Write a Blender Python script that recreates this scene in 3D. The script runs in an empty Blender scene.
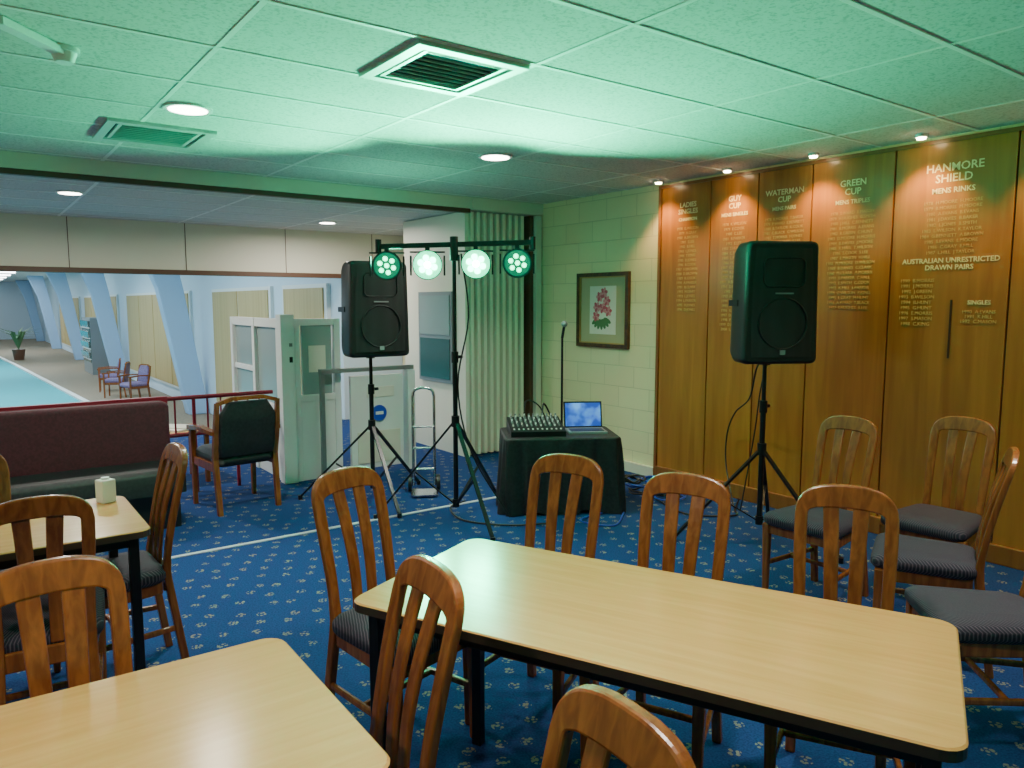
import bpy, math, random
from mathutils import Vector, Matrix
random.seed(7)
scene = bpy.context.scene
pi = math.pi

# ---------------------------------------------------------------- materials
def new_mat(name):
    m = bpy.data.materials.new(name); m.use_nodes = True
    nt = m.node_tree
    return m, nt, nt.nodes['Principled BSDF']
def mat(name, col, rough=.5, metal=0, emit=None, es=0, spec=None):
    m, nt, b = new_mat(name)
    b.inputs['Base Color'].default_value = (*col, 1)
    b.inputs['Roughness'].default_value = rough
    b.inputs['Metallic'].default_value = metal
    if spec is not None: b.inputs['Specular IOR Level'].default_value = spec
    if emit:
        b.inputs['Emission Color'].default_value = (*emit, 1)
        b.inputs['Emission Strength'].default_value = es
    return m
def N(nt, t, **kw):
    n = nt.nodes.new(t)
    for k, v in kw.items(): setattr(n, k, v)
    return n
def ramp(nt, src, stops):
    r = N(nt, 'ShaderNodeValToRGB')
    while len(r.color_ramp.elements) < len(stops): r.color_ramp.elements.new(.5)
    for e, (p, c) in zip(r.color_ramp.elements, stops):
        e.position = p; e.color = (*c, 1)
    nt.links.new(src, r.inputs[0]); return r
def coords(nt, scale=(1, 1, 1), kind='Object', rot=(0, 0, 0)):
    tc = N(nt, 'ShaderNodeTexCoord'); mp = N(nt, 'ShaderNodeMapping')
    mp.inputs['Scale'].default_value = scale; mp.inputs['Rotation'].default_value = rot
    nt.links.new(tc.outputs[kind], mp.inputs[0]); return mp.outputs[0]
def wood(name, c1, c2, scale=(30, 30, 3), rough=.35, nscale=1.0, lo=.35, hi=.65):
    m, nt, b = new_mat(name)
    v = coords(nt, scale)
    n = N(nt, 'ShaderNodeTexNoise'); n.inputs['Scale'].default_value = nscale
    n.inputs['Detail'].default_value = 6; n.inputs['Distortion'].default_value = .6
    nt.links.new(v, n.inputs['Vector'])
    r = ramp(nt, n.outputs['Fac'], [(lo, c1), (hi, c2)])
    nt.links.new(r.outputs[0], b.inputs['Base Color'])
    b.inputs['Roughness'].default_value = rough
    return m
def noisy(name, c1, c2, scale, rough=.7, bump=0):
    m, nt, b = new_mat(name)
    v = coords(nt)
    n = N(nt, 'ShaderNodeTexNoise'); n.inputs['Scale'].default_value = scale; n.inputs['Detail'].default_value = 4
    nt.links.new(v, n.inputs['Vector'])
    r = ramp(nt, n.outputs['Fac'], [(.4, c1), (.6, c2)])
    nt.links.new(r.outputs[0], b.inputs['Base Color']); b.inputs['Roughness'].default_value = rough
    return m

M_chair = wood('chair_wood', (.18, .048, .012), (.30, .092, .022), (40, 40, 5), .26)
M_table = wood('table_laminate', (.56, .285, .085), (.64, .345, .115), (3, 45, 3), .20, lo=.3, hi=.7)
M_tedge = mat('table_edge', (.05, .03, .02), .4)
M_board = wood('board_veneer', (.31, .100, .015), (.46, .170, .030), (14, 14, 1.0), .28, lo=.28, hi=.72)
M_boardtrim = wood('board_trim', (.22, .07, .014), (.28, .10, .020), (20, 20, 3), .4)
M_groove = mat('board_groove', (.04, .012, .004), .6)
M_black = mat('black_plastic', (.006, .007, .008), .45)
M_blackm = mat('black_metal', (.010, .010, .012), .35, .3)
M_chrome = mat('chrome', (.6, .62, .64), .25, 1)
M_white = mat('white_paint', (.75, .77, .76), .5)
M_offwhite = mat('offwhite', (.70, .68, .58), .6)
M_text = mat('gold_lettering', (.88, .70, .38), .5)
M_text2 = mat('name_lettering', (.68, .42, .14), .5)
M_maroon = mat('maroon_paint', (.26, .010, .03), .4)
M_maroonf = noisy('maroon_upholstery', (.050, .004, .012), (.075, .008, .020), 60, .8)
M_cloth = noisy('black_cloth', (.007, .008, .010), (.014, .015, .018), 40, .6)
M_fascia = mat('fascia_paint', (.68, .66, .55), .55)
M_curtain = mat('folding_door_vinyl', (.80, .77, .64), .45)
M_brown = mat('brown_trim', (.10, .045, .025), .5)
M_blue = mat('blue_plastic', (.02, .07, .5), .4)
M_hallwall = mat('hall_wall_paint', (.56, .68, .78), .6)
M_hallcol = mat('hall_column_paint', (.33, .50, .72), .5)
M_green = mat('bowling_green_mat', (.01, .36, .42), .8)
M_tan = noisy('walkway_matting', (.20, .16, .11), (.25, .20, .14), 20, .8)
M_blind = wood('tan_blinds', (.42, .30, .11), (.50, .36, .15), (.3, 14, .1), .5)
M_down = mat('downlight_lens', (1, 1, 1), .5, emit=(1, .93, .82), es=16)
M_hlight = mat('hall_light_panel', (1, 1, 1), .5, emit=(.9, .97, 1), es=12)
M_spotl = mat('mini_spot_lens', (1, 1, 1), .5, emit=(1, .78, .45), es=50)
M_ledhot = mat('led_hot', (.6, 1, .8), .3, emit=(.08, 1, .50), es=26)
M_ledcore = mat('led_core', (.6, 1, .8), .3, emit=(.5, 1, .8), es=60)
M_led = mat('led_green', (.1, 1, .5), .3, emit=(.01, 1, .42), es=9)
M_leddark = mat('led_housing', (.01, .05, .035), .2, emit=(.0, .45, .22), es=.5)  # light of the LEDs on the disc put in as faint green emission
M_leddisc = mat('led_halo_disc', (.1, .5, .3), .3, emit=(.0, 1, .42), es=3.2)  # green halo around the hot LEDs painted in as a glowing disc
M_glass = mat('dark_glass', (.05, .12, .12), .08)
M_glassl = mat('pale_glass', (.30, .38, .38), .1)
M_vent = mat('vent_metal', (.50, .50, .48), .4, .2)
M_ventd = mat('vent_dark', (.02, .02, .02), .7)
M_purple = noisy('purple_upholstery', (.14, .10, .22), (.20, .15, .30), 40, .8)
M_paper = mat('paper', (.75, .72, .65), .6)
M_pink = mat('pink_petal', (.62, .09, .14), .6)
M_rose = mat('rose_petal', (.75, .25, .3), .6)
M_leaf = mat('leaf_green', (.07, .18, .07), .6)
M_gold = wood('picture_frame_wood', (.04, .018, .007), (.10, .05, .015), (20, 20, 20), .35)
M_goldi = mat('gilt', (.45, .30, .10), .4, .5)
M_grey = mat('grey_rail', (.25, .27, .28), .4, .3)

m, nt, b = new_mat('seat_fabric')
v = coords(nt, (1, 1, 1), 'Object', (0, 0, .6))
w = N(nt, 'ShaderNodeTexWave'); w.inputs['Scale'].default_value = 34; w.inputs['Distortion'].default_value = 1.5
nt.links.new(v, w.inputs['Vector'])
r = ramp(nt, w.outputs['Fac'], [(.55, (.012, .010, .024)), (.95, (.085, .060, .085))])
nt.links.new(r.outputs[0], b.inputs['Base Color']); b.inputs['Roughness'].default_value = .85
M_seat = m

m, nt, b = new_mat('blue_carpet')
v = coords(nt, (1, 1, 1), 'Object', (0, 0, .5))
v1 = N(nt, 'ShaderNodeTexVoronoi', voronoi_dimensions='2D'); v1.inputs['Scale'].default_value = 7.5; v1.inputs['Randomness'].default_value = .45
v2 = N(nt, 'ShaderNodeTexVoronoi', voronoi_dimensions='2D'); v2.inputs['Scale'].default_value = 60
nt.links.new(v, v1.inputs['Vector']); nt.links.new(v, v2.inputs['Vector'])
a = N(nt, 'ShaderNodeMath', operation='LESS_THAN'); a.inputs[1].default_value = .19
c = N(nt, 'ShaderNodeMath', operation='LESS_THAN'); c.inputs[1].default_value = .38
nt.links.new(v1.outputs['Distance'], a.inputs[0]); nt.links.new(v2.outputs['Distance'], c.inputs[0])
mu = N(nt, 'ShaderNodeMath', operation='MULTIPLY'); nt.links.new(a.outputs[0], mu.inputs[0]); nt.links.new(c.outputs[0], mu.inputs[1])
nz = N(nt, 'ShaderNodeTexNoise'); nz.inputs['Scale'].default_value = 120; nt.links.new(v, nz.inputs['Vector'])
rb = ramp(nt, nz.outputs['Fac'], [(.35, (.010, .032, .12)), (.65, (.018, .056, .19))])
mx = N(nt, 'ShaderNodeMix', data_type='RGBA')
nt.links.new(mu.outputs[0], mx.inputs[0]); nt.links.new(rb.outputs[0], mx.inputs[6]); mx.inputs[7].default_value = (.20, .19, .155, 1)
nt.links.new(mx.outputs[2], b.inputs['Base Color']); b.inputs['Roughness'].default_value = .95
b.inputs['Specular IOR Level'].default_value = .1
M_carpet = m

def block_mat(name, c1, c2, mortar):
    m, nt, b = new_mat(name)
    tc = N(nt, 'ShaderNodeTexCoord'); sp = N(nt, 'ShaderNodeSeparateXYZ'); cb = N(nt, 'ShaderNodeCombineXYZ')
    nt.links.new(tc.outputs['Object'], sp.inputs[0])
    nt.links.new(sp.outputs['Y'], cb.inputs['X']); nt.links.new(sp.outputs['Z'], cb.inputs['Y'])
    br = N(nt, 'ShaderNodeTexBrick'); nt.links.new(cb.outputs[0], br.inputs['Vector'])
    br.inputs['Scale'].default_value = 1; br.inputs['Brick Width'].default_value = .4; br.inputs['Row Height'].default_value = .2
    br.inputs['Mortar Size'].default_value = .005; br.inputs['Mortar Smooth'].default_value = .8
    br.inputs['Color1'].default_value = (*c1, 1); br.inputs['Color2'].default_value = (*c2, 1); br.inputs['Mortar'].default_value = (*mortar, 1)
    nt.links.new(br.outputs['Color'], b.inputs['Base Color'])
    bp = N(nt, 'ShaderNodeBump', invert=True); bp.inputs['Strength'].default_value = .35; bp.inputs['Distance'].default_value = .008
    nt.links.new(br.outputs['Fac'], bp.inputs['Height']); nt.links.new(bp.outputs[0], b.inputs['Normal'])
    b.inputs['Roughness'].default_value = .6
    return m
M_block = block_mat('painted_block', (.80, .71, .44), (.76, .67, .41), (.58, .51, .31))

m, nt, b = new_mat('ceiling_tile')
v = coords(nt)
n1 = N(nt, 'ShaderNodeTexNoise'); n1.inputs['Scale'].default_value = 70; n1.inputs['Detail'].default_value = 5
nt.links.new(v, n1.inputs['Vector'])
r = ramp(nt, n1.outputs['Fac'], [(.36, (.42, .42, .40)), (.50, (.60, .60, .575))])
nt.links.new(r.outputs[0], b.inputs['Base Color']); b.inputs['Roughness'].default_value = .9
M_tile = m
M_tbar = mat('ceiling_tbar', (.78, .78, .75), .5)

# ---------------------------------------------------------------- mesh builder
class MB:
    def __init__(s): s.v = []; s.f = []; s.mi = []; s.sm = []; s.mats = []
    def m(s, mt):
        if mt not in s.mats: s.mats.append(mt)
        return s.mats.index(mt)
    def add(s, vs, fs, mt, smooth=False, M=None):
        o = len(s.v); k = s.m(mt)
        for p in vs:
            p = Vector(p)
            s.v.append(tuple(M @ p if M else p))
        for f in fs: s.f.append([i + o for i in f]); s.mi.append(k); s.sm.append(smooth)
    def box(s, c, sz, mt, rz=0, M=None, rx=0, ry=0):
        x, y, z = [q / 2 for q in sz]
        vs = [(-x, -y, -z), (x, -y, -z), (x, y, -z), (-x, y, -z), (-x, -y, z), (x, -y, z), (x, y, z), (-x, y, z)]
        T = Matrix.Translation(c) @ Matrix.Rotation(rz, 4, 'Z') @ Matrix.Rotation(ry, 4, 'Y') @ Matrix.Rotation(rx, 4, 'X')
        if M: T = M @ T
        s.add(vs, [(0, 3, 2, 1), (4, 5, 6, 7), (0, 1, 5, 4), (1, 2, 6, 5), (2, 3, 7, 6), (3, 0, 4, 7)], mt, False, T)
    def b2(s, lo, hi, mt):
        s.box([(a + b) / 2 for a, b in zip(lo, hi)], [b - a for a, b in zip(lo, hi)], mt)
    def cyl(s, p0, p1, r0, mt, r1=None, seg=16, M=None, smooth=True):
        r1 = r0 if r1 is None else r1
        p0 = Vector(p0); p1 = Vector(p1); d = (p1 - p0).normalized()
        a = d.orthogonal().normalized(); b = d.cross(a)
        vs = []
        for p, r in ((p0, r0), (p1, r1)):
            for i in range(seg):
                t = 2 * pi * i / seg; vs.append(p + (a * math.cos(t) + b * math.sin(t)) * r)
        s.add(vs, [(i, (i + 1) % seg, seg + (i + 1) % seg, seg + i) for i in range(seg)], mt, smooth, M)
        s.add(vs[:seg], [tuple(reversed(range(seg)))], mt, False, M); s.add(vs[seg:], [tuple(range(seg))], mt, False, M)
    def rings(s, rings, mt, smooth=True, cap=True, M=None, closed=True):
        n = len(rings[0]); vs = [p for r in rings for p in r]; fs = []
        for k in range(len(rings) - 1):
            for i in range(n if closed else n - 1):
                j = (i + 1) % n; fs.append((k * n + i, k * n + j, (k + 1) * n + j, (k + 1) * n + i))
        s.add(vs, fs, mt, smooth, M)
        if cap:
            s.add(rings[0], [tuple(reversed(range(n)))], mt, smooth, M); s.add(rings[-1], [tuple(range(n))], mt, smooth, M)
    def sweep(s, st, mt, M=None, smooth=False):
        R = []
        for c, w, t in st:
            c = Vector(c); w = Vector(w) / 2; t = Vector(t) / 2
            R.append([c - w - t, c + w - t, c + w + t, c - w + t])
        n = 4; vs = [p for r in R for p in r]; fs = []
        for k in range(len(R) - 1):
            for i in range(4):
                j = (i + 1) % 4; fs.append((k * 4 + i, k * 4 + j, (k + 1) * 4 + j, (k + 1) * 4 + i))
        L = (len(R) - 1) * 4
        fs += [(3, 2, 1, 0), (L, L + 1, L + 2, L + 3)]
        s.add(vs, fs, mt, smooth, M)
    def tube(s, pts, r, mt, seg=8, M=None):
        pts = [Vector(p) for p in pts]; R = []; a = None
        for i, p in enumerate(pts):
            d = (pts[min(i + 1, len(pts) - 1)] - pts[max(i - 1, 0)]).normalized()
            if a is None: a = d.orthogonal().normalized()
            a = (a - d * a.dot(d)).normalized(); b = d.cross(a)
            R.append([p + (a * math.cos(2 * pi * k / seg) + b * math.sin(2 * pi * k / seg)) * r for k in range(seg)])
        s.rings(R, mt, M=M)
    def sphere(s, c, r, mt, M=None, sc=(1, 1, 1), n=12):
        R = []
        for i in range(1, n):
            t = pi * i / n
            R.append([(c[0] + r * sc[0] * math.sin(t) * math.cos(2 * pi * k / n), c[1] + r * sc[1] * math.sin(t) * math.sin(2 * pi * k / n), c[2] - r * sc[2] * math.cos(t)) for k in range(n)])
        s.rings(R, mt, M=M)
    def mesh(s, name):
        me = bpy.data.meshes.new(name); me.from_pydata(s.v, [], s.f)
        for mt in s.mats: me.materials.append(mt)
        me.polygons.foreach_set('material_index', s.mi); me.polygons.foreach_set('use_smooth', s.sm)
        me.update(); return me
    def obj(s, name, loc=(0, 0, 0), rz=0, bevel=0, parent=None, mesh=None):
        return put(name, s.mesh(name), loc, rz, bevel, parent)
def put(name, me, loc=(0, 0, 0), rz=0, bevel=0, parent=None):
    o = bpy.data.objects.new(name, me); scene.collection.objects.link(o)
    o.location = loc; o.rotation_euler = (0, 0, rz)
    if bevel:
        b = o.modifiers.new('bevel', 'BEVEL'); b.width = bevel; b.segments = 2; b.limit_method = 'ANGLE'; b.angle_limit = math.radians(40)
    if parent: o.parent = parent
    return o
def empty(name, loc=(0, 0, 0), rz=0):
    o = bpy.data.objects.new(name, None); scene.collection.objects.link(o); o.location = loc; o.rotation_euler = (0, 0, rz)
    o.empty_display_size = .1
    return o
def catmull(P, n=6):
    P = [Vector(p) for p in P]; Q = [P[0] * 2 - P[1]] + P + [P[-1] * 2 - P[-2]]; out = []
    for i in range(1, len(Q) - 2):
        a, b, c, d = Q[i - 1:i + 3]
        for k in range(n):
            t = k / n
            out.append(.5 * ((2 * b) + (c - a) * t + (2 * a - 5 * b + 4 * c - d) * t * t + (3 * b - a - 3 * c + d) * t ** 3))
    out.append(P[-1]); return out
def rrect(w, d, r, n=5, cx=0, cy=0):
    o = []
    for sx, sy, a0 in ((1, 1, 0), (-1, 1, 90), (-1, -1, 180), (1, -1, 270)):
        for k in range(n + 1):
            a = math.radians(a0 + 90 * k / n)
            o.append((cx + sx * (w / 2 - r) + r * math.cos(a), cy + sy * (d / 2 - r) + r * math.sin(a)))
    return o
def simple(name, lo, hi, mt, bevel=0):
    b = MB(); b.b2(lo, hi, mt); return b.obj(name, bevel=bevel)
def frame4(h0, h1):
    return (((-h1, -h1), (h1, -h0)), ((-h1, h0), (h1, h1)), ((-h1, -h0), (-h0, h0)), ((h0, -h0), (h1, h0)))

CZ = 2.65; C2 = 2.53; XW = 5.1; HF = -.8
# ---------------------------------------------------------------- room shell
simple('floor', (-3, -2.2, -.1), (5.3, 9.7, 0), M_carpet)
simple('trim_1', (-3, 4.95, 0), (4.2, 4.985, .006), mat('carpet_joint_strip', (.45, .50, .55), .5))
simple('wall_right', (XW, -2.2, 0), (XW + .2, 9.6, CZ + .1), M_block)
simple('wall_left', (-3.2, -2.2, 0), (-3, 9.6, CZ + .1), M_block)
simple('wall_rear', (-3.2, -2.4, 0), (5.3, -2.2, CZ + .1), M_offwhite)
simple('wall_back', (4.2, 9.61, 0), (5.3, 9.7, C2), M_hallwall)
def ceiling(name, x0, x1, y0, y1, z, ox, oy, px=1.2, py=.6):
    b = MB(); b.b2((x0, y0, z), (x1, y1, z + .08), M_tile)
    k = math.ceil((x0 - ox) / px)
    while ox + k * px < x1:
        x = ox + k * px; b.b2((x - .012, y0, z - .003), (x + .012, y1, z + .01), M_tbar); k += 1
    k = math.ceil((y0 - oy) / py)
    while oy + k * py < y1:
        y = oy + k * py; b.b2((x0, y - .012, z - .004), (x1, y + .012, z + .01), M_tbar); k += 1
    return b.obj(name)
ceiling('ceiling', -3, XW, -2.2, 6.5, CZ, 2.13, 2.72)
ceiling('ceiling.001', -3, XW, 6.5, 9.6, C2, 2.13, 6.9)
b = MB(); b.b2((-3, 6.40, 2.54), (4.2, 6.50, CZ), M_fascia); b.b2((-3, 6.42, 2.50), (4.2, 6.48, 2.54), M_brown)
b.obj('trim_2')
b = MB(); b.b2((-3, 9.5, 1.985), (5.1, 9.6, C2), M_fascia)
x = -2.6
while x < 5.0: b.b2((x, 9.496, 1.985), (x + .008, 9.5, C2), M_brown); x += 1.2
b.b2((-3, 9.46, 1.93), (5.1, 9.62, 1.985), M_brown)
b.obj('wall_fascia')
b = MB(); b.b2((XW - .04, 4.70, 0), (XW, 6.3, .09), M_fascia); b.obj('baseboard_right')
b = MB(); b.b2((XW - .05, -2, 0), (XW, 4.66, .12), M_boardtrim); b.obj('baseboard_boards', bevel=.006)

# hall beyond (sunken floor)
simple('floor_hall', (-8, 9.7, HF - .1), (4.3, 60, HF), M_tan)
b = MB()
edge = [(2.75, 9.9), (2.35, 20.3), (1.6, 35), (.2, 58)]
top = [(x, y, HF + .012) for x, y in edge] + [(-7.8, 58, HF + .012), (-7.8, 9.9, HF + .012)]
b.add(top, [tuple(range(len(top)))], M_green)
b.sweep([((x, y, HF + .03), (.12, 0, 0), (0, 0, .06)) for x, y in edge], M_white)
b.obj('bowling_green')
simple('wall_hall_step', (-8, 9.6, HF), (4.3, 9.7, 0), M_hallwall)
simple('wall_hall_right', (4.3, 9.7, HF), (4.5, 60, 3.1), M_hallwall)
simple('wall_hall_end', (-8, 60, HF), (4.5, 60.2, 3.1), M_hallwall)
simple('wall_hall_left', (-8.2, 9.6, HF), (-8, 60, 3.1), M_hallwall)
simple('ceiling_hall', (-8, 9.7, 3.0), (4.3, 60, 3.1), M_white)
for y in (17.2, 26.9, 36.6, 46.3, 56):
    b = MB()
    b.sweep([((4.08, y, HF), (.42, 0, 0), (0, .35, 0)), ((3.62, y, 1.9), (.50, 0, 0), (0, .35, 0)), ((3.30, y, 3.0), (.7, 0, 0), (0, .35, 0))], M_hallcol)
    b.obj('portal_column', bevel=.02)
k = 1
for y0, y1 in ((10.3, 12.0), (12.7, 16.2), (18.2, 26.0), (27.9, 35.7), (37.6, 45.4)):
    b = MB(); n = max(1, round((y1 - y0) / 1.9)); w = (y1 - y0) / n
    b.b2((4.24, y0 - .06, -.5), (4.3, y1 + .06, 1.88), M_white)
    for j in range(n):
        b.b2((4.22, y0 + j * w + .04, -.44), (4.25, y0 + (j + 1) * w - .04, 1.82), M_blind)
    b.obj('window_%d' % k); k += 1
b = MB()
for y in range(13, 58, 4):
    for x in (1.2, -2.2):
        b.b2((x, y, 2.96), (x + 1.0, y + .7, 2.995), M_hlight)
b.obj('hall_ceiling_light_panels')

# ---------------------------------------------------------------- ceiling fixtures
def downlight(x, y, z, e=30, r=.1, sp=130):
    b = MB(); b.cyl((x, y, z - .012), (x, y, z), r + .025, M_white, seg=32); b.cyl((x, y, z - .015), (x, y, z - .011), r, M_down, seg=32)
    b.obj('ceiling_downlight')
    l = bpy.data.lights.new('downlight_lamp', 'AREA'); l.shape = 'DISK'; l.size = .2; l.energy = e; l.color = (1, .93, .82)
    l.spread = math.radians(sp)
    o = bpy.data.objects.new('downlight_lamp', l); scene.collection.objects.link(o); o.location = (x, y, z - .02)
for x, y in ((1.07, 4.42), (3.18, 4.53), (1.07, 1.2), (3.3, 1.0), (-1.1, 4.4), (-1.1, 1.2)): downlight(x, y, CZ, 25)  # last four are out of view, added for illumination
for x, y in ((.82, 7.41), (3.5, 8.37), (-1.8, 7.6)): downlight(x, y, C2, 52, .085, 175)  # last one is also added out of view
def vent(x, y, z, s, n, name='ceiling_vent'):
    b = MB(); h = s / 2
    b.b2((x - h + .04, y - h + .04, z - .006), (x + h - .04, y + h - .04, z - .001), M_ventd)
    for a, c in frame4(h - .05, h):
        b.b2((x + a[0], y + a[1], z - .02), (x + c[0], y + c[1], z), M_vent)
    for a, c in frame4(h - .09, h - .07):
        b.b2((x + a[0], y + a[1], z - .016), (x + c[0], y + c[1], z), M_vent)
    for i in range(n):
        yy = y - h + .06 + (s - .12) * (i + .5) / n
        b.box((x, yy, z - .012), (s - .18, .018, .004), M_vent, rx=.7)
    return b.obj(name)
vent(1.83, 3.02, CZ, .56, 9); vent(1.05, 5.2, CZ, .60, 9)
b = MB(); b.cyl((.42, 3.71, CZ - .02), (.42, 3.71, CZ), .06, M_white, seg=24); b.cyl((.42, 3.71, CZ - .06), (.42, 3.71, CZ - .02), .035, M_white, .05, seg=24)
b.box((.30, 3.57, CZ - .02), (.36, .05, .03), M_white, rz=.85)
b.obj('smoke_detector')

# ---------------------------------------------------------------- honour boards
edges = [4.66, 4.12, 3.66, 3.20, 2.60, 1.88, 1.2]
root = empty('honour_board', (XW, 3, 0))
b = MB()
for i in range(len(edges) - 1):
    b.b2((-.035, edges[i + 1] + .006 - 3, .12), (0, edges[i] - .006 - 3, 2.60), M_board)
b.b2((-.02, 1.2 - 3, .13), (-.001, 4.65 - 3, 2.59), M_groove)
b.b2((-.045, 4.66 - 3, .0), (0, 4.69 - 3, 2.60), M_boardtrim)
b.b2((-.045, 1.17 - 3, 2.6), (0, 4.69 - 3, 2.625), M_boardtrim)
b.b2((-.042, 2.205 - 3, 1.25), (-.034, 2.195 - 3, 1.62), M_groove)
b.obj('panels', parent=root)
def text(s, y, z, size, mt, parent, sp=1.0, x=-.037, align='CENTER'):
    c = bpy.data.curves.new('lettering', 'FONT'); c.body = s; c.size = size; c.align_x = align; c.align_y = 'TOP'; c.space_line = sp
    c.extrude = .0008; c.resolution_u = 2
    if mt is M_text: c.offset = .001
    o = bpy.data.objects.new('lettering', c); scene.collection.objects.link(o); c.materials.append(mt)
    o.location = (x, y, z); o.rotation_euler = (pi / 2, 0, -pi / 2); o.parent = parent; return o
sur = 'SMITH JONES BROWN TAYLOR WILSON DAVIES EVANS CLARK HALL GREEN BAKER HILL MOORE COOK WARD MORRIS KING LEE PARKER BENNETT GRAY HUGHES MASON HUNT BLACK'.split()
def names(n, y0=1986, two=False):
    out = []
    for i in range(n):
        a = '%s.%s' % (random.choice('ABCDEGHJKLMPRST'), random.choice(sur))
        if two: a += '  ' + '%s.%s' % (random.choice('ABCDEGHJKLMPRST'), random.choice(sur))
        out.append('%d  %s' % (y0 + i, a))
    return '\n'.join(out)
def col(yc, t1, t2, n, two, z=2.46, sz=.072):
    text(t1, yc - 3, z, sz, M_text, root, .95)
    z -= sz * (t1.count('\n') + 1) * .95 + .02
    text(t2, yc - 3, z, sz * .66, M_text, root)
    text(names(n, 1978, two), yc - 3, z - .08, .032 if not two else .029, M_text2, root, 1.20)
col(4.36, 'LADIES\nSINGLES', 'CHAMPION', 19, False, 2.46, .058)
col(3.88, 'GUY\nCUP', 'MENS SINGLES', 23, False, 2.46, .060)
col(3.43, 'WATERMAN\nCUP', 'MENS PAIRS', 12, True, 2.46, .058)
col(2.89, 'GREEN\nCUP', 'MENS TRIPLES', 20, True, 2.46, .062)
col(2.23, 'HANMORE\nSHIELD', 'MENS RINKS', 10, True, 2.48, .070)
text('AUSTRALIAN UNRESTRICTED\nDRAWN PAIRS', 2.23 - 3, 1.89, .044, M_text, root)
text(names(9, 1990, False), 2.42 - 3, 1.76, .032, M_text2, root, 1.1)
text('SINGLES', 2.04 - 3, 1.62, .036, M_text, root)
text(names(3, 1990, False), 2.04 - 3, 1.56, .03, M_text2, root)
for y in (4.58, 3.86, 3.12, 2.38, 1.6):
    b = MB(); b.cyl((4.93, y, CZ - .02), (4.93, y, CZ), .035, M_white, seg=16); b.cyl((4.93, y, CZ - .03), (4.93, y, CZ - .018), .026, M_spotl, seg=16)
    b.obj('ceiling_spotlight')
    l = bpy.data.lights.new('spotlight_lamp', 'SPOT'); l.energy = 42; l.color = (1, .62, .24); l.spot_size = math.radians(96); l.spot_blend = .7; l.shadow_soft_size = .03
    o = bpy.data.objects.new('spotlight_lamp', l); scene.collection.objects.link(o); o.location = (4.88, y, CZ - .05)
    o.rotation_euler = (0, math.radians(-8), 0)

# ---------------------------------------------------------------- picture
root = empty('framed_flower_picture', (XW, 5.425, 1.53))
b = MB(); h = .365
for a, c in frame4(h - .038, h): b.b2((-.035, a[0], a[1]), (0, c[0], c[1]), M_gold)
h2 = h - .038
for a, c in frame4(h2 - .012, h2): b.b2((-.028, a[0], a[1]), (0, c[0], c[1]), M_goldi)
b.b2((-.012, -h2 + .01, -h2 + .01), (-.002, h2 - .01, h2 - .01), mat('mat_board', (.42, .38, .24), .6))
b.b2((-.014, -.185, -.235), (-.011, .185, .235), M_paper)
b.obj('frame', parent=root)
b = MB()
def flat(cy, cz, r, mt, x, ry=1, rot=0, n=10):
    vs = []
    for k in range(n):
        t = 2 * pi * k / n; a = r * math.cos(t); c = r * ry * math.sin(t)
        vs.append((x, cy + a * math.cos(rot) - c * math.sin(rot), cz + a * math.sin(rot) + c * math.cos(rot)))
    b.add(vs, [tuple(range(n))], mt)
for q, (cy, cz) in enumerate(((.04, .13), (-.06, .09), (.08, .03), (-.08, -.01), (.0, .02), (-.02, .17), (.09, -.06))):
    for k in range(6):
        a = k * pi / 3 + q; flat(cy + .028 * math.cos(a), cz + .028 * math.sin(a), .026, M_pink if (k + q) % 2 else M_rose, -.0155 - .0002 * k, .7, a)
for k in range(7):
    a = 3.6 + k * .35; flat(.02 + .10 * math.cos(a), -.07 + .07 * math.sin(a), .055, M_leaf, -.0148 - .0002 * k, .4, a)
b.obj('flowers', parent=root)

# ---------------------------------------------------------------- folding door stack
root = empty('folding_door_stack', (0, 0, 0))
b = MB(); n = 9; x0, x1 = 4.22, 4.94; pts = []
for i in range(n):
    s = (x1 - x0) / n; a = x0 + i * s
    pts += [(a, 6.60), (a + s * .16, 6.47), (a + s * .62, 6.47), (a + s * .80, 6.60)]
pts.append((x1, 6.60))
R = [[(p[0], p[1], .02) for p in pts], [(p[0], p[1], C2 - .01) for p in pts]]
b.rings(R, M_curtain, smooth=False, cap=False, closed=False)
b.b2((4.24, 6.62, .02), (4.94, 7.75, C2 - .02), M_curtain)
b.b2((4.17, 6.48, .0), (4.215, 7.78, C2 - .01), M_curtain)
b.b2((4.955, 6.42, 0), (5.0, 6.6, C2 - .01), M_brown); b.b2((5.01, 6.38, 0), (5.08, 6.6, C2 - .01), M_fascia)
b.obj('door_1', parent=root)
b = MB(); b.b2((4.20, 6.38, C2), (5.1, 6.5, CZ - .001), M_fascia); b.obj('trim_3')
b = MB(); b.b2((4.14, 6.70, .75), (4.165, 7.40, 1.72), M_grey); b.b2((4.133, 6.74, .79), (4.142, 7.36, 1.22), M_glass); b.b2((4.133, 6.74, 1.26), (4.142, 7.36, 1.68), M_glassl)
b.obj('framed_glass_panel')

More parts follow.
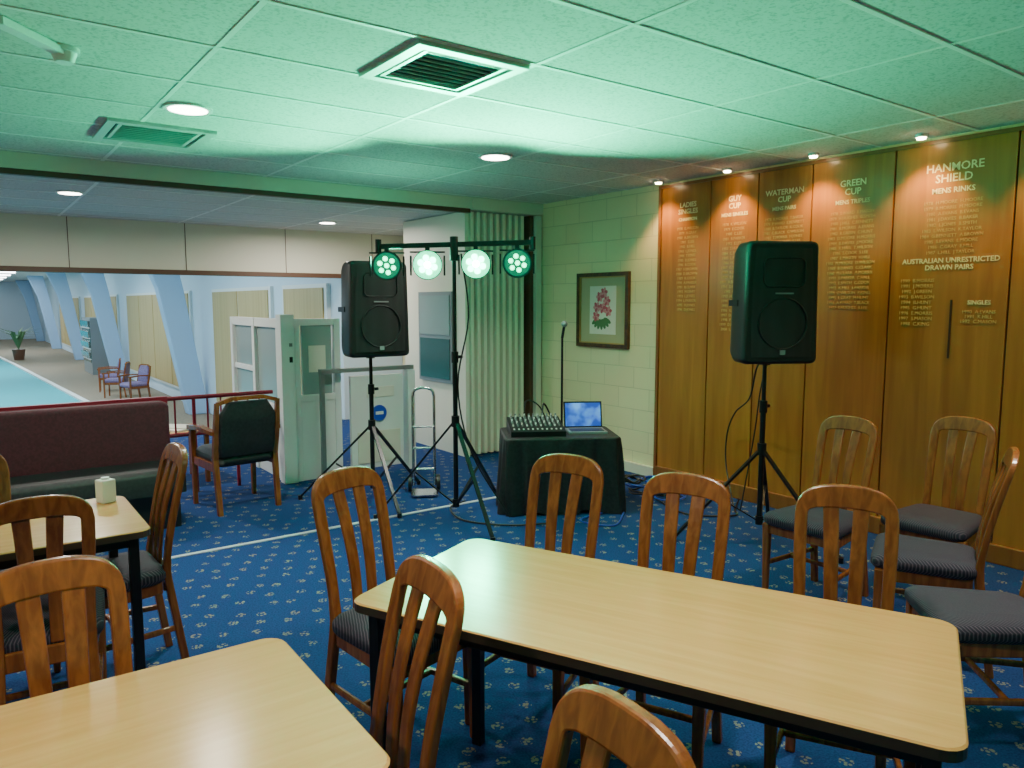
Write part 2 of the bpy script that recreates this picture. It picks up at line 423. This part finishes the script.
# ---------------------------------------------------------------- partition
root = empty('entrance_partition', (0, 0, 0))
b = MB(); Y = 6.5
b.b2((2.24, Y - .06, 0), (2.36, Y + .06, 1.50), M_white)
b.b2((2.31, Y - .065, 1.08), (2.34, Y - .06, 1.13), M_black); b.b2((2.31, Y - .065, 1.22), (2.34, Y - .06, 1.25), M_grey)
b.b2((2.42, Y - .02, 0), (2.74, Y + .02, .72), M_white)
for z0, z1 in ((.72, .78), (1.40, 1.46)): b.b2((2.42, Y - .028, z0), (2.74, Y + .028, z1), M_white)
b.b2((2.74, Y - .03, 0), (2.80, Y + .03, 1.46), M_white)
b.b2((2.365, Y - .03, 0), (2.42, Y + .03, 1.46), M_white)
b.b2((2.44, Y - .015, .78), (2.72, Y + .015, 1.40), M_glassl); b.b2((2.5, Y - .022, .98), (2.66, Y - .016, 1.22), M_paper)
b.obj('panel_front', parent=root, bevel=.003)
b = MB()
for y in (6.57, 7.25, 7.95): b.b2((2.26, y, 0), (2.34, y + .07, 1.46), M_white)
for y0, y1 in ((6.64, 7.25), (7.32, 7.95)):
    b.b2((2.28, y0, 0), (2.32, y1, .60), M_white)
    for z0, z1 in ((.6, .68), (1.38, 1.46)): b.b2((2.265, y0, z0), (2.335, y1, z1), M_white)
    b.b2((2.295, y0, .68), (2.305, y1, 1.38), M_glassl)
b.b2((2.275, 7.32, .94), (2.325, 7.95, .99), M_white)
b.obj('panel_side', parent=root, bevel=.003)
b = MB()
b.b2((2.56, 6.36, .97), (3.50, 6.42, 1.01), M_grey); b.b2((2.56, 6.37, 0), (2.60, 6.41, .97), M_grey)
b.b2((2.86, 6.40, .05), (3.40, 6.44, .93), M_white); b.b2((3.42, 6.34, 0), (3.50, 6.44, .965), M_white)
b.b2((2.92, 6.39, .10), (3.36, 6.402, .40), M_offwhite)
b.cyl((3.14, 6.385, .57), (3.14, 6.402, .57), .075, M_blue, seg=24); b.b2((3.10, 6.380, .555), (3.18, 6.386, .585), M_white)
b.b2((3.02, 6.392, .72), (3.30, 6.401, .82), M_paper)
b.obj('gate', parent=root, bevel=.003)

# red rail
b = MB()
for z in (.81, .50): b.tube([(1.28, 6.65, z), (2.22, 6.65, z)], .018, M_maroon)
for x in (1.3, 1.55, 1.9): b.cyl((x, 6.65, 0), (x, 6.65, .81), .015, M_maroon)
for x in (1.40, 1.66, 1.77, 2.0, 2.1): b.cyl((x, 6.65, .5), (x, 6.65, .81), .008, M_maroon)
b.obj('handrail')

# banquette
b = MB()
def rsolid(lo, hi, mt, r=.04):
    w, d = hi[0] - lo[0], hi[1] - lo[1]; cx, cy = (hi[0] + lo[0]) / 2, (hi[1] + lo[1]) / 2; R = []
    for z, q in ((lo[2], 0), (hi[2] - r, 0), (hi[2] - r * .4, r * .25), (hi[2], r)):
        R.append([(x, y, z) for x, y in rrect(w - 2 * q, d - 2 * q, r, 4, cx, cy)])
    b.rings(R, mt)
rsolid((-1.9, 6.06, .30), (1.24, 6.22, .86), M_maroonf)
rsolid((-1.9, 5.60, .26), (1.24, 6.05, .43), M_cloth)
b.b2((-1.85, 5.66, 0), (1.20, 6.18, .26), M_black)
b.b2((-1.9, 6.225, .80), (1.26, 6.27, .88), M_maroon)
b.obj('banquette')

# ---------------------------------------------------------------- chairs
def yb(z):
    if z < .45: return -.19 - (.45 - z) * .14
    t = (z - .45) / .5
    return -.19 - .10 * t ** 1.4
def chair_mesh(seatm=M_seat):
    b = MB()
    half = [(.146, 0), (.142, .2), (.136, .42), (.136, .58), (.140, .72), (.142, .84), (.138, .895), (.108, .926), (.06, .938), (0, .941)]
    P = half + [(-x, z) for x, z in reversed(half[:-1])]
    C = catmull([(x, z, 0) for x, z in P], 5); st = []
    for i, p in enumerate(C):
        d = (C[min(i + 1, len(C) - 1)] - C[max(i - 1, 0)]).normalized()
        nrm = Vector((-d.y, d.x)); z = p.y
        w = .034 if z < .4 else .034 + .008 * min(1, (z - .4) / .4)
        cr = max(0, min(1, (z - .89) / .05)); w += .034 * cr
        e = Vector((nrm.x, 0, nrm.y)) * w
        e.y = e.z * (yb(z + .01) - yb(z - .01)) / .02
        t = .032 if z < .5 else .026
        st.append((Vector((p.x, yb(z), z)), e, (0, t, 0)))
    b.sweep(st, M_chair)
    for sx in (1, -1):
        S = []
        for k in range(11):
            z = .44 + .47 * k / 10
            x = sx * (.034 + .014 * (k / 10) ** 1.5)
            w = .040 + .012 * (k / 10)
            S.append(((x, yb(z) + .012 * math.sin(pi * k / 10), z), (w, 0, 0), (0, .016, 0)))
        b.sweep(S, M_chair)
        b.sweep([((sx * .185, .195, 0), (.026, 0, 0), (0, .026, 0)), ((sx * .19, .19, .42), (.040, 0, 0), (0, .040, 0))], M_chair)
        b.sweep([((sx * .142, -.17, .395), (.022, 0, 0), (0, 0, .06)), ((sx * .19, .19, .395), (.022, 0, 0), (0, 0, .06))], M_chair)
        b.sweep([((sx * .144, -.215, .20), (.018, 0, 0), (0, 0, .025)), ((sx * .187, .19, .20), (.018, 0, 0), (0, 0, .025))], M_chair)
    b.box((0, .19, .395), (.36, .022, .06), M_chair); b.box((0, -.19, .40), (.26, .024, .07), M_chair); b.box((0, -.01, .20), (.32, .02, .022), M_chair)
    R = []
    for z, q in ((.418, .012), (.435, .0), (.462, 0), (.480, .015), (.490, .05), (.494, .10)):
        ring = []
        for x, y in rrect(.39 - 2 * q, .42 - 2 * q, .05, 5):
            ring.append((x * (1.0 + .5 * y), y + .02, z))
        R.append(ring)
    b.rings(R, seatm)
    return b.mesh('dining_chair')
CH = chair_mesh()
def chair(x, y, fx, fy, k=.969):
    l = math.hypot(fx, fy); fx /= l; fy /= l; x *= k; y *= k
    return put('dining_chair', CH, (x + fx * .285, y + fy * .285, 0), math.atan2(fy, fx) - pi / 2, .006)
chair(.905, 1.575, -1, .05)       # A
chair(1.18, 2.70, .25, -1)        # B
chair(2.05, 2.39, -.907, -.42)    # C
chair(2.18, 1.85, -.907, -.42)    # D
chair(2.49, 1.39, -.85, -.5)      # E
chair(4.06, 2.27, -1, -.05)       # F
chair(4.56, 1.87, -1, -.05)       # G
chair(3.62, 1.29, -.4, .9, 1)     # H1
chair(3.31, .94, -.7, .7)         # H2
chair(.825, .815, -1, .05, .96)   # I
chair(.14, 2.15, .05, -1)         # J
chair(.17, 2.92, .05, 1)          # K
chair(.76, 3.64, -1, -.05)        # L
chair(-.03, 4.02, 0, -1)          # M

# armchair
b = MB()
for sx in (1, -1):
    b.sweep([((sx * .23, -.27, 0), (.035, 0, 0), (0, .035, 0)), ((sx * .235, -.22, .42), (.04, 0, 0), (0, .04, 0)), ((sx * .24, -.27, .66), (.035, 0, 0), (0, .035, 0)), ((sx * .235, -.30, .86), (.03, 0, 0), (0, .03, 0))], M_chair)
    b.sweep([((sx * .24, .22, 0), (.03, 0, 0), (0, .03, 0)), ((sx * .245, .22, .62), (.04, 0, 0), (0, .04, 0))], M_chair)
    S = [((sx * .25, -.26, .63), (.045, 0, 0), (0, 0, .03)), ((sx * .26, 0, .645), (.055, 0, 0), (0, 0, .03)), ((sx * .25, .26, .62), (.05, 0, 0), (0, 0, .035))]
    b.sweep(S, M_chair); b.box((sx * .24, 0, .36), (.025, .46, .06), M_chair)
R = []
for z, q in ((.36, .02), (.39, 0), (.44, 0), (.47, .03), (.48, .08)): R.append([(x, y, z) for x, y in rrect(.46 - 2 * q, .5 - 2 * q, .06)])
b.rings(R, M_purple)
R = []
for k in range(9):
    z = .44 + .42 * k / 8; q = 0 if 0 < k < 7 else .02
    w = .44 if k < 7 else (.40 if k == 7 else .33)
    R.append([(x, y - .24 - .05 * (k / 8), z) for x, y in rrect(w - q, .07 - q, .025)])
b.rings(R, M_purple)
b.sweep([((-.235, -.29, .85), (0, 0, .03), (0, .03, 0)), ((-.12, -.30, .885), (0, 0, .03), (0, .03, 0)), ((.12, -.30, .885), (0, 0, .03), (0, .03, 0)), ((.235, -.29, .85), (0, 0, .03), (0, .03, 0))], M_chair)
AM = b.mesh('armchair')
b2 = AM.copy(); b2.name = 'armchair_dark'
for i, mm in enumerate(b2.materials):
    if mm == M_purple: b2.materials[i] = M_cloth
put('armchair', b2, (1.70, 6.05, 0), .1, .006)
for x, y, a in ((3.35, 20.2, 1.9), (3.15, 21.5, 1.2), (3.2, 23.0, 1.4)): put('armchair', AM, (x, y, HF), a, .006)

# ---------------------------------------------------------------- tables
def table(name, cx, cy, L, W, rz, z=.75, leg=.035, r=.05):
    b = MB()
    o1 = rrect(L, W, r); o2 = rrect(L - .008, W - .008, r)
    b.rings([[(x, y, z - .028) for x, y in o1], [(x, y, z - .004) for x, y in o1]], M_tedge, smooth=False)
    b.rings([[(x, y, z - .0039) for x, y in o1], [(x, y, z) for x, y in o2]], M_table, smooth=False)
    l, w = L / 2 - .06, W / 2 - .06
    for sx in (1, -1):
        for sy in (1, -1):
            b.b2((sx * l - leg / 2, sy * w - leg / 2, 0), (sx * l + leg / 2, sy * w + leg / 2, z - .028), M_blackm)
        b.b2((sx * l - .015, -w, z - .07), (sx * l + .015, w, z - .03), M_blackm)
    for sy in (1, -1): b.b2((-l, sy * w - .015, z - .07), (l, sy * w + .015, z - .03), M_blackm)
    return b.obj(name, (cx, cy, 0), rz, .002)
a = math.atan2(.83 - 2.19, 2.11 - 1.48)
table('dining_table', 1.475, 1.40, 1.53, .68, a)
table('dining_table', -.33, 1.53, 1.88, .68, math.radians(-1))
table('dining_table', -.12, 3.35, 1.32, .64, 0)
b = MB()
b.rings([[(x, y, .44) for x, y in rrect(.5, .5, .04)], [(x, y, .47) for x, y in rrect(.5, .5, .04)]], M_table)
for sx in (.2, -.2):
    for sy in (.2, -.2): b.b2((sx - .018, sy - .018, 0), (sx + .018, sy + .018, .44), M_chair)
b.obj('coffee_table', (1.50, 7.15, 0), .1)
b = MB(); b.box((0, 0, .008), (.22, .3, .016), M_paper); b.box((.05, .02, .02), (.2, .28, .008), M_offwhite, rz=.3); b.obj('magazines', (1.5, 7.15, .47), .5)
b = MB(); b.box((0, 0, .05), (.06, .06, .10), M_paper); b.cyl((0, 0, .10), (0, 0, .108), .016, M_white)
b.obj('napkin_holder', (.46, 3.57, .75), .4, .006)
b = MB(); b.box((0, 0, .006), (.22, .16, .012), M_paper); b.box((.02, .01, .017), (.2, .14, .01), M_offwhite)
b.obj('menu_booklet', (.12, 3.55, .75), .3)

# ---------------------------------------------------------------- PA gear
def tripod(b, H, hub=.30, leg=.55, top=1.0, ph=0, mt=M_blackm):
    b.cyl((0, 0, .12), (0, 0, top), .018, mt); b.cyl((0, 0, top - .05), (0, 0, H), .014, mt)
    b.cyl((0, 0, top - .08), (0, 0, top), .026, mt); b.cyl((0, 0, hub + .28), (0, 0, hub + .36), .03, mt); b.cyl((0, 0, .10), (0, 0, .16), .026, mt)
    b.cyl((.02, 0, top - .04), (.06, 0, top - .04), .012, mt)
    for k in range(3):
        a = ph + k * 2 * pi / 3; c, s = math.cos(a), math.sin(a)
        b.sweep([((.025 * c, .025 * s, hub + .30), (-s * .028, c * .028, 0), (0, 0, .024)), ((leg * c, leg * s, .02), (-s * .025, c * .025, 0), (0, 0, .022))], mt)
        b.sweep([((.02 * c, .02 * s, .13), (-s * .02, c * .02, 0), (0, 0, .01)), ((leg * .5 * c, leg * .5 * s, (hub + .3) * .5), (-s * .02, c * .02, 0), (0, 0, .01))], mt)
        b.cyl((leg * c, leg * s, 0), (leg * c, leg * s, .035), .018, mt)
m, nt, bb = new_mat('speaker_grille')
v = coords(nt); vv = N(nt, 'ShaderNodeTexVoronoi'); vv.inputs['Scale'].default_value = 150; vv.inputs['Randomness'].default_value = 0
nt.links.new(v, vv.inputs['Vector']); r = ramp(nt, vv.outputs['Distance'], [(.3, (.003, .003, .004)), (.45, (.014, .015, .017))])
nt.links.new(r.outputs[0], bb.inputs['Base Color']); bb.inputs['Roughness'].default_value = .5
M_grille = m
def pa_speaker(loc, z0, H, front_ang, ph):
    root = empty('pa_speaker_on_stand', (loc[0], loc[1], 0))
    b = MB(); tripod(b, z0 + .05, ph=ph, leg=.6, top=.95); b.obj('stand', parent=root)
    b = MB(); W = .49; zc = z0 + H / 2
    prof = [(-.22, .93, .95, .03), (-.21, .98, .985, .035), (-.18, 1, 1, .04), (-.02, .97, 1, .05), (.10, .82, .96, .06), (.20, .62, .88, .06), (.22, .54, .82, .05)]
    R = []
    for y, sw, sh, r in prof:
        R.append([(x * (1 - .10 * (z / H) * (1 if z > 0 else .3)), y, zc + z) for x, z in rrect(W * sw, H * sh, r)])
    b.rings([list(reversed(q)) for q in R], M_black)
    G = []
    for k in range(9):
        x = -.205 + .41 * k / 8; y = -.223 - .016 * math.cos(pi * (x / .41))
        G.append([(x * .98, y, zc - H * .44), (x, y, zc - H * .12), (x * .98, y, zc + H * .2), (x * .9, y, zc + H * .44)])
    b.rings(G, M_grille, cap=False, closed=False, smooth=True)
    for k in range(28):
        a0, a1 = 2 * pi * k / 28, 2 * pi * (k + 1) / 28; rr = .16
        b.cyl((rr * math.cos(a0), -.236, zc - .13 + rr * math.sin(a0)), (rr * math.cos(a1), -.236, zc - .13 + rr * math.sin(a1)), .006, M_black, seg=6)
    hr = rrect(.27, .18, .04); n = len(hr)
    for k in range(n):
        p, q = hr[k], hr[(k + 1) % n]
        b.cyl((p[0], -.236, zc + .19 + p[1]), (q[0], -.236, zc + .19 + q[1]), .005, M_black, seg=6)
    b.box((0, -.243, zc + .06), (.12, .004, .010), M_grey)
    b.box((0, -.243, zc - H * .40), (.035, .006, .03), M_grey)
    for sx in (1, -1): b.box((sx * .238, -.02, zc), (.01, .14, .04), M_blackm)
    b.box((0, .03, zc + H / 2), (.14, .035, .02), M_blackm)
    b.cyl((0, 0, z0 - .02), (0, 0, z0 + .04), .035, M_black)
    o = b.obj('cabinet', parent=root); o.rotation_euler = (0, 0, math.radians(front_ang) + pi / 2)
    return root
rs = pa_speaker((4.31, 3.02), 1.21, .78, 240, 2.6)
pa_speaker((2.64, 5.51), 1.18, .74, 266, .4)
b = MB()
def rel(P): return [(x - 4.31, y - 3.02, z) for x, y, z in P]
b.tube(catmull(rel([(4.40, 3.05, 1.25), (4.55, 3.25, 1.15), (4.68, 3.4, .9), (4.85, 3.65, .75), (4.98, 3.82, .55), (4.95, 3.8, .3), (4.8, 3.6, .01)]), 8), .006, M_black, 6)
b.tube(catmull(rel([(4.40, 3.05, 1.25), (4.50, 3.18, 1.0), (4.55, 3.25, .7), (4.7, 3.4, .4), (4.75, 3.5, .01)]), 8), .005, M_black, 6)
b.obj('speaker_cable', parent=rs)

# lighting bar
lx, ly = 2.88, 4.62
root = empty('stage_light_stand', (lx, ly, 0))
b = MB(); tripod(b, 2.02, leg=.60, top=1.25, ph=2.48, hub=.42)
d = Vector((.806, -.592, 0)).normalized()
b.sweep([(-d * .54 + Vector((0, 0, 2.0)), (0, 0, .035), Vector((-d.y, d.x, 0)) * .035), (d * .56 + Vector((0, 0, 2.03)), (0, 0, .035), Vector((-d.y, d.x, 0)) * .035)], M_blackm)
b.cyl((0, 0, 1.9), (0, 0, 2.07), .03, M_blackm)
b.cyl(-d * .54 + Vector((0, 0, 1.96)), -d * .54 + Vector((0, 0, 2.05)), .022, M_blackm); b.cyl(d * .56 + Vector((0, 0, 1.98)), d * .56 + Vector((0, 0, 2.07)), .022, M_blackm)
b.tube(catmull([d * .05 + Vector((0, 0, 1.95)), d * .10 + Vector((0, 0, 1.5)), d * .02 + Vector((0, 0, 1.0)), d * .12 + Vector((0, 0, .5)), d * .4 + Vector((0, 0, .02))], 6), .006, M_black)
b.obj('stand', parent=root)
tocam = Vector((-lx, -ly, 0)).normalized()
def aim(o, dirv): o.rotation_euler = Vector(dirv).to_track_quat('-Z', 'Y').to_euler()
T = [(1.0, 4.6), (1.9, 3.2), (2.5, 2.9), (3.4, 3.2)]
for i, (s, hot) in enumerate(((-.48, 0), (-.19, 1), (.155, 1), (.45, 0))):
    p = d * s + Vector((0, 0, 1.86 + .02 * (s + .5)))
    up = Vector((0, 0, .10)); f = (tocam + up).normalized()
    b = MB()
    b.cyl(p - f * .10, p + f * .03, .075, M_black, .106, seg=28); b.cyl(p - f * .14, p - f * .10, .05, M_black, .072, seg=24)
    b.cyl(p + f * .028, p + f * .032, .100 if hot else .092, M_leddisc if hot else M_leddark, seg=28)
    za = math.atan2(d.y, d.x)
    b.box(p + d * .12, (.01, .03, .14), M_blackm, rz=za); b.box(p - d * .12, (.01, .03, .14), M_blackm, rz=za)
    b.box(p + Vector((0, 0, .095)), (.25, .03, .01), M_blackm, rz=za); b.box(p + Vector((0, 0, .115)), (.03, .04, .05), M_blackm, rz=za)
    u = f.orthogonal().normalized(); w = f.cross(u)
    for k in range(7):
        q = p + f * .033 + (Vector((0, 0, 0)) if k == 6 else (u * math.cos(k * pi / 3) + w * math.sin(k * pi / 3)) * .050)
        b.cyl(q, q + f * .006, (.026 if k == 6 else .022) if hot else .017, (M_ledcore if k == 6 else M_ledhot) if hot else M_led, seg=14)
    b.obj('par_can_%d' % (i + 1), parent=root)
    l = bpy.data.lights.new('par_beam', 'SPOT'); l.energy = 520 if hot else 430; l.color = (0.0, 1, .46); l.spot_size = math.radians(104); l.spot_blend = 1; l.shadow_soft_size = .06
    o = bpy.data.objects.new('par_beam_%d' % (i + 1), l); scene.collection.objects.link(o); o.location = Vector((lx, ly, 0)) + p + f * .06
    aim(o, Vector((T[i][0], T[i][1], 2.65)) - o.location)
    if hot:
        l = bpy.data.lights.new('par_low_beam', 'SPOT'); l.energy = 150; l.color = (0.0, 1, .45); l.spot_size = math.radians(34); l.spot_blend = 1; l.shadow_soft_size = .10
        o = bpy.data.objects.new('par_low_beam_%d' % (i + 1), l); scene.collection.objects.link(o); o.location = Vector((lx, ly, 0)) + p + f * .06
        aim(o, Vector((1.35, 1.95, .75)) - o.location)
l = bpy.data.lights.new('par_scatter_fill', 'POINT'); l.energy = 17; l.color = (.05, 1, .55); l.shadow_soft_size = .05  # added point light standing in for green scatter from the bar
o = bpy.data.objects.new('par_scatter_fill', l); scene.collection.objects.link(o); o.location = (lx - .05, ly + .8, 1.95)

# mixer table
root = empty('mixer_table', (3.74, 4.48, 0), math.atan2(-.592, .806) + .1)
TZ = .59
b = MB(); R = []
base = rrect(.88, .56, .05, 8); n = len(base); dense = []
for k in range(n):
    p, q = base[k], base[(k + 1) % n]; L = math.hypot(q[0] - p[0], q[1] - p[1]); m_ = max(1, int(L / .015))
    for j in range(m_): dense.append((p[0] + (q[0] - p[0]) * j / m_, p[1] + (q[1] - p[1]) * j / m_))
K = len(dense)
for z, amp in ((TZ - .005, 0), (TZ - .015, .15), (.50, .4), (.38, .7), (.22, 1.0), (.10, 1.3), (.0, 1.5)):
    ring = []
    for k, (x, y) in enumerate(dense):
        t = 2 * pi * k / K
        f_ = 1 + amp * (.030 * math.sin(19 * t + 3 * z) + .022 * math.sin(31 * t + 1) + .03 + .02 * math.sin(5 * t))
        ring.append((x * f_, y * f_, z if z > .05 else .005 + .03 * max(0, math.sin(7 * t + .5))))
    R.append(ring)
R = [[(x * .98, y * .98, TZ) for x, y in dense]] + R
b.rings([list(reversed(q)) for q in R], M_cloth)
b.obj('draped_cloth', parent=root)
b = MB()
for sx in (-.38, .38):
    for sy in (-.22, .22): b.b2((sx - .015, sy - .015, 0), (sx + .015, sy + .015, TZ - .02), M_blackm)
b.obj('table_legs', parent=root)
b = MB(); dz = TZ - .725
b.sweep([((-.18, -.2, .745 + dz), (.42, 0, 0), (0, 0, .04)), ((-.18, .18, .775 + dz), (.42, 0, 0), (0, 0, .10))], M_blackm)
for i in range(11):
    for j in range(7):
        b.cyl((-.36 + i * .036, -.06 + j * .034, .78 + dz), (-.36 + i * .036, -.06 + j * .034, .80 + .009 * j + dz), .007, M_white if (i + j) % 3 == 0 else M_grey, seg=8)
    b.box((-.36 + i * .036, -.14, .775 + dz), (.012, .02, .012), M_white)
b.tube(catmull([(-.1, .18, .84 + dz), (-.08, .24, .92 + dz), (-.02, .28, .82 + dz), (.05, .3, .5)], 6), .007, M_black, 6)
b.tube(catmull([(-.25, .18, .84 + dz), (-.22, .22, .95 + dz), (-.1, .28, .88 + dz), (.0, .3, .5)], 6), .006, M_black, 6)
b.obj('audio_mixer', parent=root)
b = MB()
b.box((.22, -.02, .735 + dz), (.30, .21, .018), M_grey)
b.box((.22, -.03, .746 + dz), (.26, .12, .004), M_black)
Ms, nts, bs = new_mat('laptop_screen')
vs_ = coords(nts); nn = N(nts, 'ShaderNodeTexNoise'); nn.inputs['Scale'].default_value = 9; nts.links.new(vs_, nn.inputs['Vector'])
rr_ = ramp(nts, nn.outputs['Fac'], [(.42, (.008, .04, .30)), (.72, (.08, .25, .7))])
nts.links.new(rr_.outputs[0], bs.inputs['Emission Color']); bs.inputs['Emission Strength'].default_value = 1.3; nts.links.new(rr_.outputs[0], bs.inputs['Base Color'])
b.box((.22, .12, .845 + dz), (.31, .008, .21), M_black, rx=-.25); b.box((.22, .1145, .846 + dz), (.285, .003, .185), Ms, rx=-.25)
b.obj('laptop', parent=root)

b = MB(); b.cyl((0, 0, 0), (0, 0, .02), .12, M_blackm, seg=24); b.cyl((0, 0, .02), (0, 0, 1.32), .010, M_blackm)
b.cyl((0, 0, 1.30), (-.03, -.06, 1.40), .012, M_black); b.sphere((-.035, -.07, 1.42), .028, M_grey)
b.obj('microphone_stand', (4.24, 5.03, 0))

b = MB()
for sx in (-.09, .09): b.tube([(sx, 0, .06), (sx, .03, .50), (sx, .04, .82)], .012, M_chrome)
b.tube(catmull([(-.09, .04, .82), (-.07, .04, .87), (0, .04, .89), (.07, .04, .87), (.09, .04, .82)], 4), .012, M_chrome)
for z in (.2, .38, .56): b.tube([(-.09, .01, z), (.09, .01, z)], .009, M_chrome)
b.box((0, -.10, .02), (.22, .22, .012), M_chrome)
for sx in (-.12, .12): b.cyl((sx - .015, .05, .07), (sx + .015, .05, .07), .07, M_black, seg=20)
b.obj('hand_trolley', (3.10, 5.48, 0), -.5)

b = MB()
for k in range(9):
    cx, cy = 4.55 + random.uniform(-.12, .2), 4.22 + random.uniform(-.15, .2); r0 = random.uniform(.08, .16); pts = []
    for j in range(16):
        a = j * .55 + k; pts.append((cx + r0 * math.cos(a) * random.uniform(.8, 1.1), cy + r0 * math.sin(a) * random.uniform(.8, 1.1), .015 + .014 * k + random.uniform(0, .03)))
    b.tube(catmull(pts, 3), .008, M_blue if k % 3 == 0 else M_black, 6)
b.obj('cable_pile')
b = MB()
pts = [(3.4, 4.1, .01), (3.1, 4.25, .01), (2.9, 4.55, .01), (3.0, 4.9, .01), (3.2, 5.0, .01)]
b.tube(catmull(pts, 5), .007, M_black, 6)
b.tube(catmull([(4.5, 4.15, .01), (4.35, 3.7, .01), (4.6, 3.45, .01), (4.75, 3.55, .01), (5.0, 3.7, .02)], 6), .007, M_black, 6)
b.tube(catmull([(4.0, 4.0, .01), (3.7, 3.8, .01), (3.6, 4.05, .01), (4.1, 4.1, .01)], 6), .006, M_blue, 6)
b.obj('floor_cables')

b = MB(); b.b2((-.25, -1.0, 0), (.25, 1.0, 1.9), M_grey); b.b2((-.27, -.95, .4), (-.25, .95, 1.8), M_glass)
for z in (.5, .85, 1.2, 1.55):
    b.b2((-.29, -.95, z), (-.25, .95, z + .03), M_white)
    for y in (-.7, -.3, .1, .5, .8): b.cyl((-.29, y, z + .03), (-.29, y, z + .25), .03, M_chrome, .07, seg=10)
b.obj('trophy_cabinet', (3.75, 29.5, HF))
b = MB(); b.cyl((0, 0, 0), (0, 0, .45), .18, M_brown, .25, seg=20)
for k in range(26):
    a = k * 2.4; e = .4 + .5 * random.random(); L = .5 + .4 * random.random()
    p0 = Vector((0, 0, .42)); p1 = p0 + Vector((math.cos(a) * L * .35, math.sin(a) * L * .35, L * .9)); p2 = p0 + Vector((math.cos(a) * L, math.sin(a) * L, L * e + .25))
    t = Vector((-math.sin(a), math.cos(a), 0))
    b.sweep([(p0, t * .02, (0, 0, .004)), (p1, t * .10, (0, 0, .004)), (p2, t * .01, (0, 0, .004))], M_leaf)
b.obj('potted_plant', (1.95, 38, HF))

# ---------------------------------------------------------------- lights
for y in (13, 22, 32, 44):
    l = bpy.data.lights.new('hall_lamp', 'AREA'); l.shape = 'RECTANGLE'; l.size = 5; l.size_y = 5; l.energy = 350; l.color = (.80, .92, 1)
    o = bpy.data.objects.new('hall_lamp', l); scene.collection.objects.link(o); o.location = (.2, y, 2.9)
w = bpy.data.worlds.new('world'); scene.world = w; w.use_nodes = True
w.node_tree.nodes['Background'].inputs[0].default_value = (.5, .6, .7, 1); w.node_tree.nodes['Background'].inputs[1].default_value = .06

# ---------------------------------------------------------------- camera
c = bpy.data.cameras.new('camera'); cam = bpy.data.objects.new('camera', c); scene.collection.objects.link(cam)
c.sensor_width = 36; c.lens = 750 / 1024 * 36; c.clip_start = .05; c.clip_end = 200
cam.location = (0, 0, 1.6); cam.rotation_euler = (pi / 2 - math.atan(81 / 750), 0, math.radians(-36.3))
scene.camera = cam
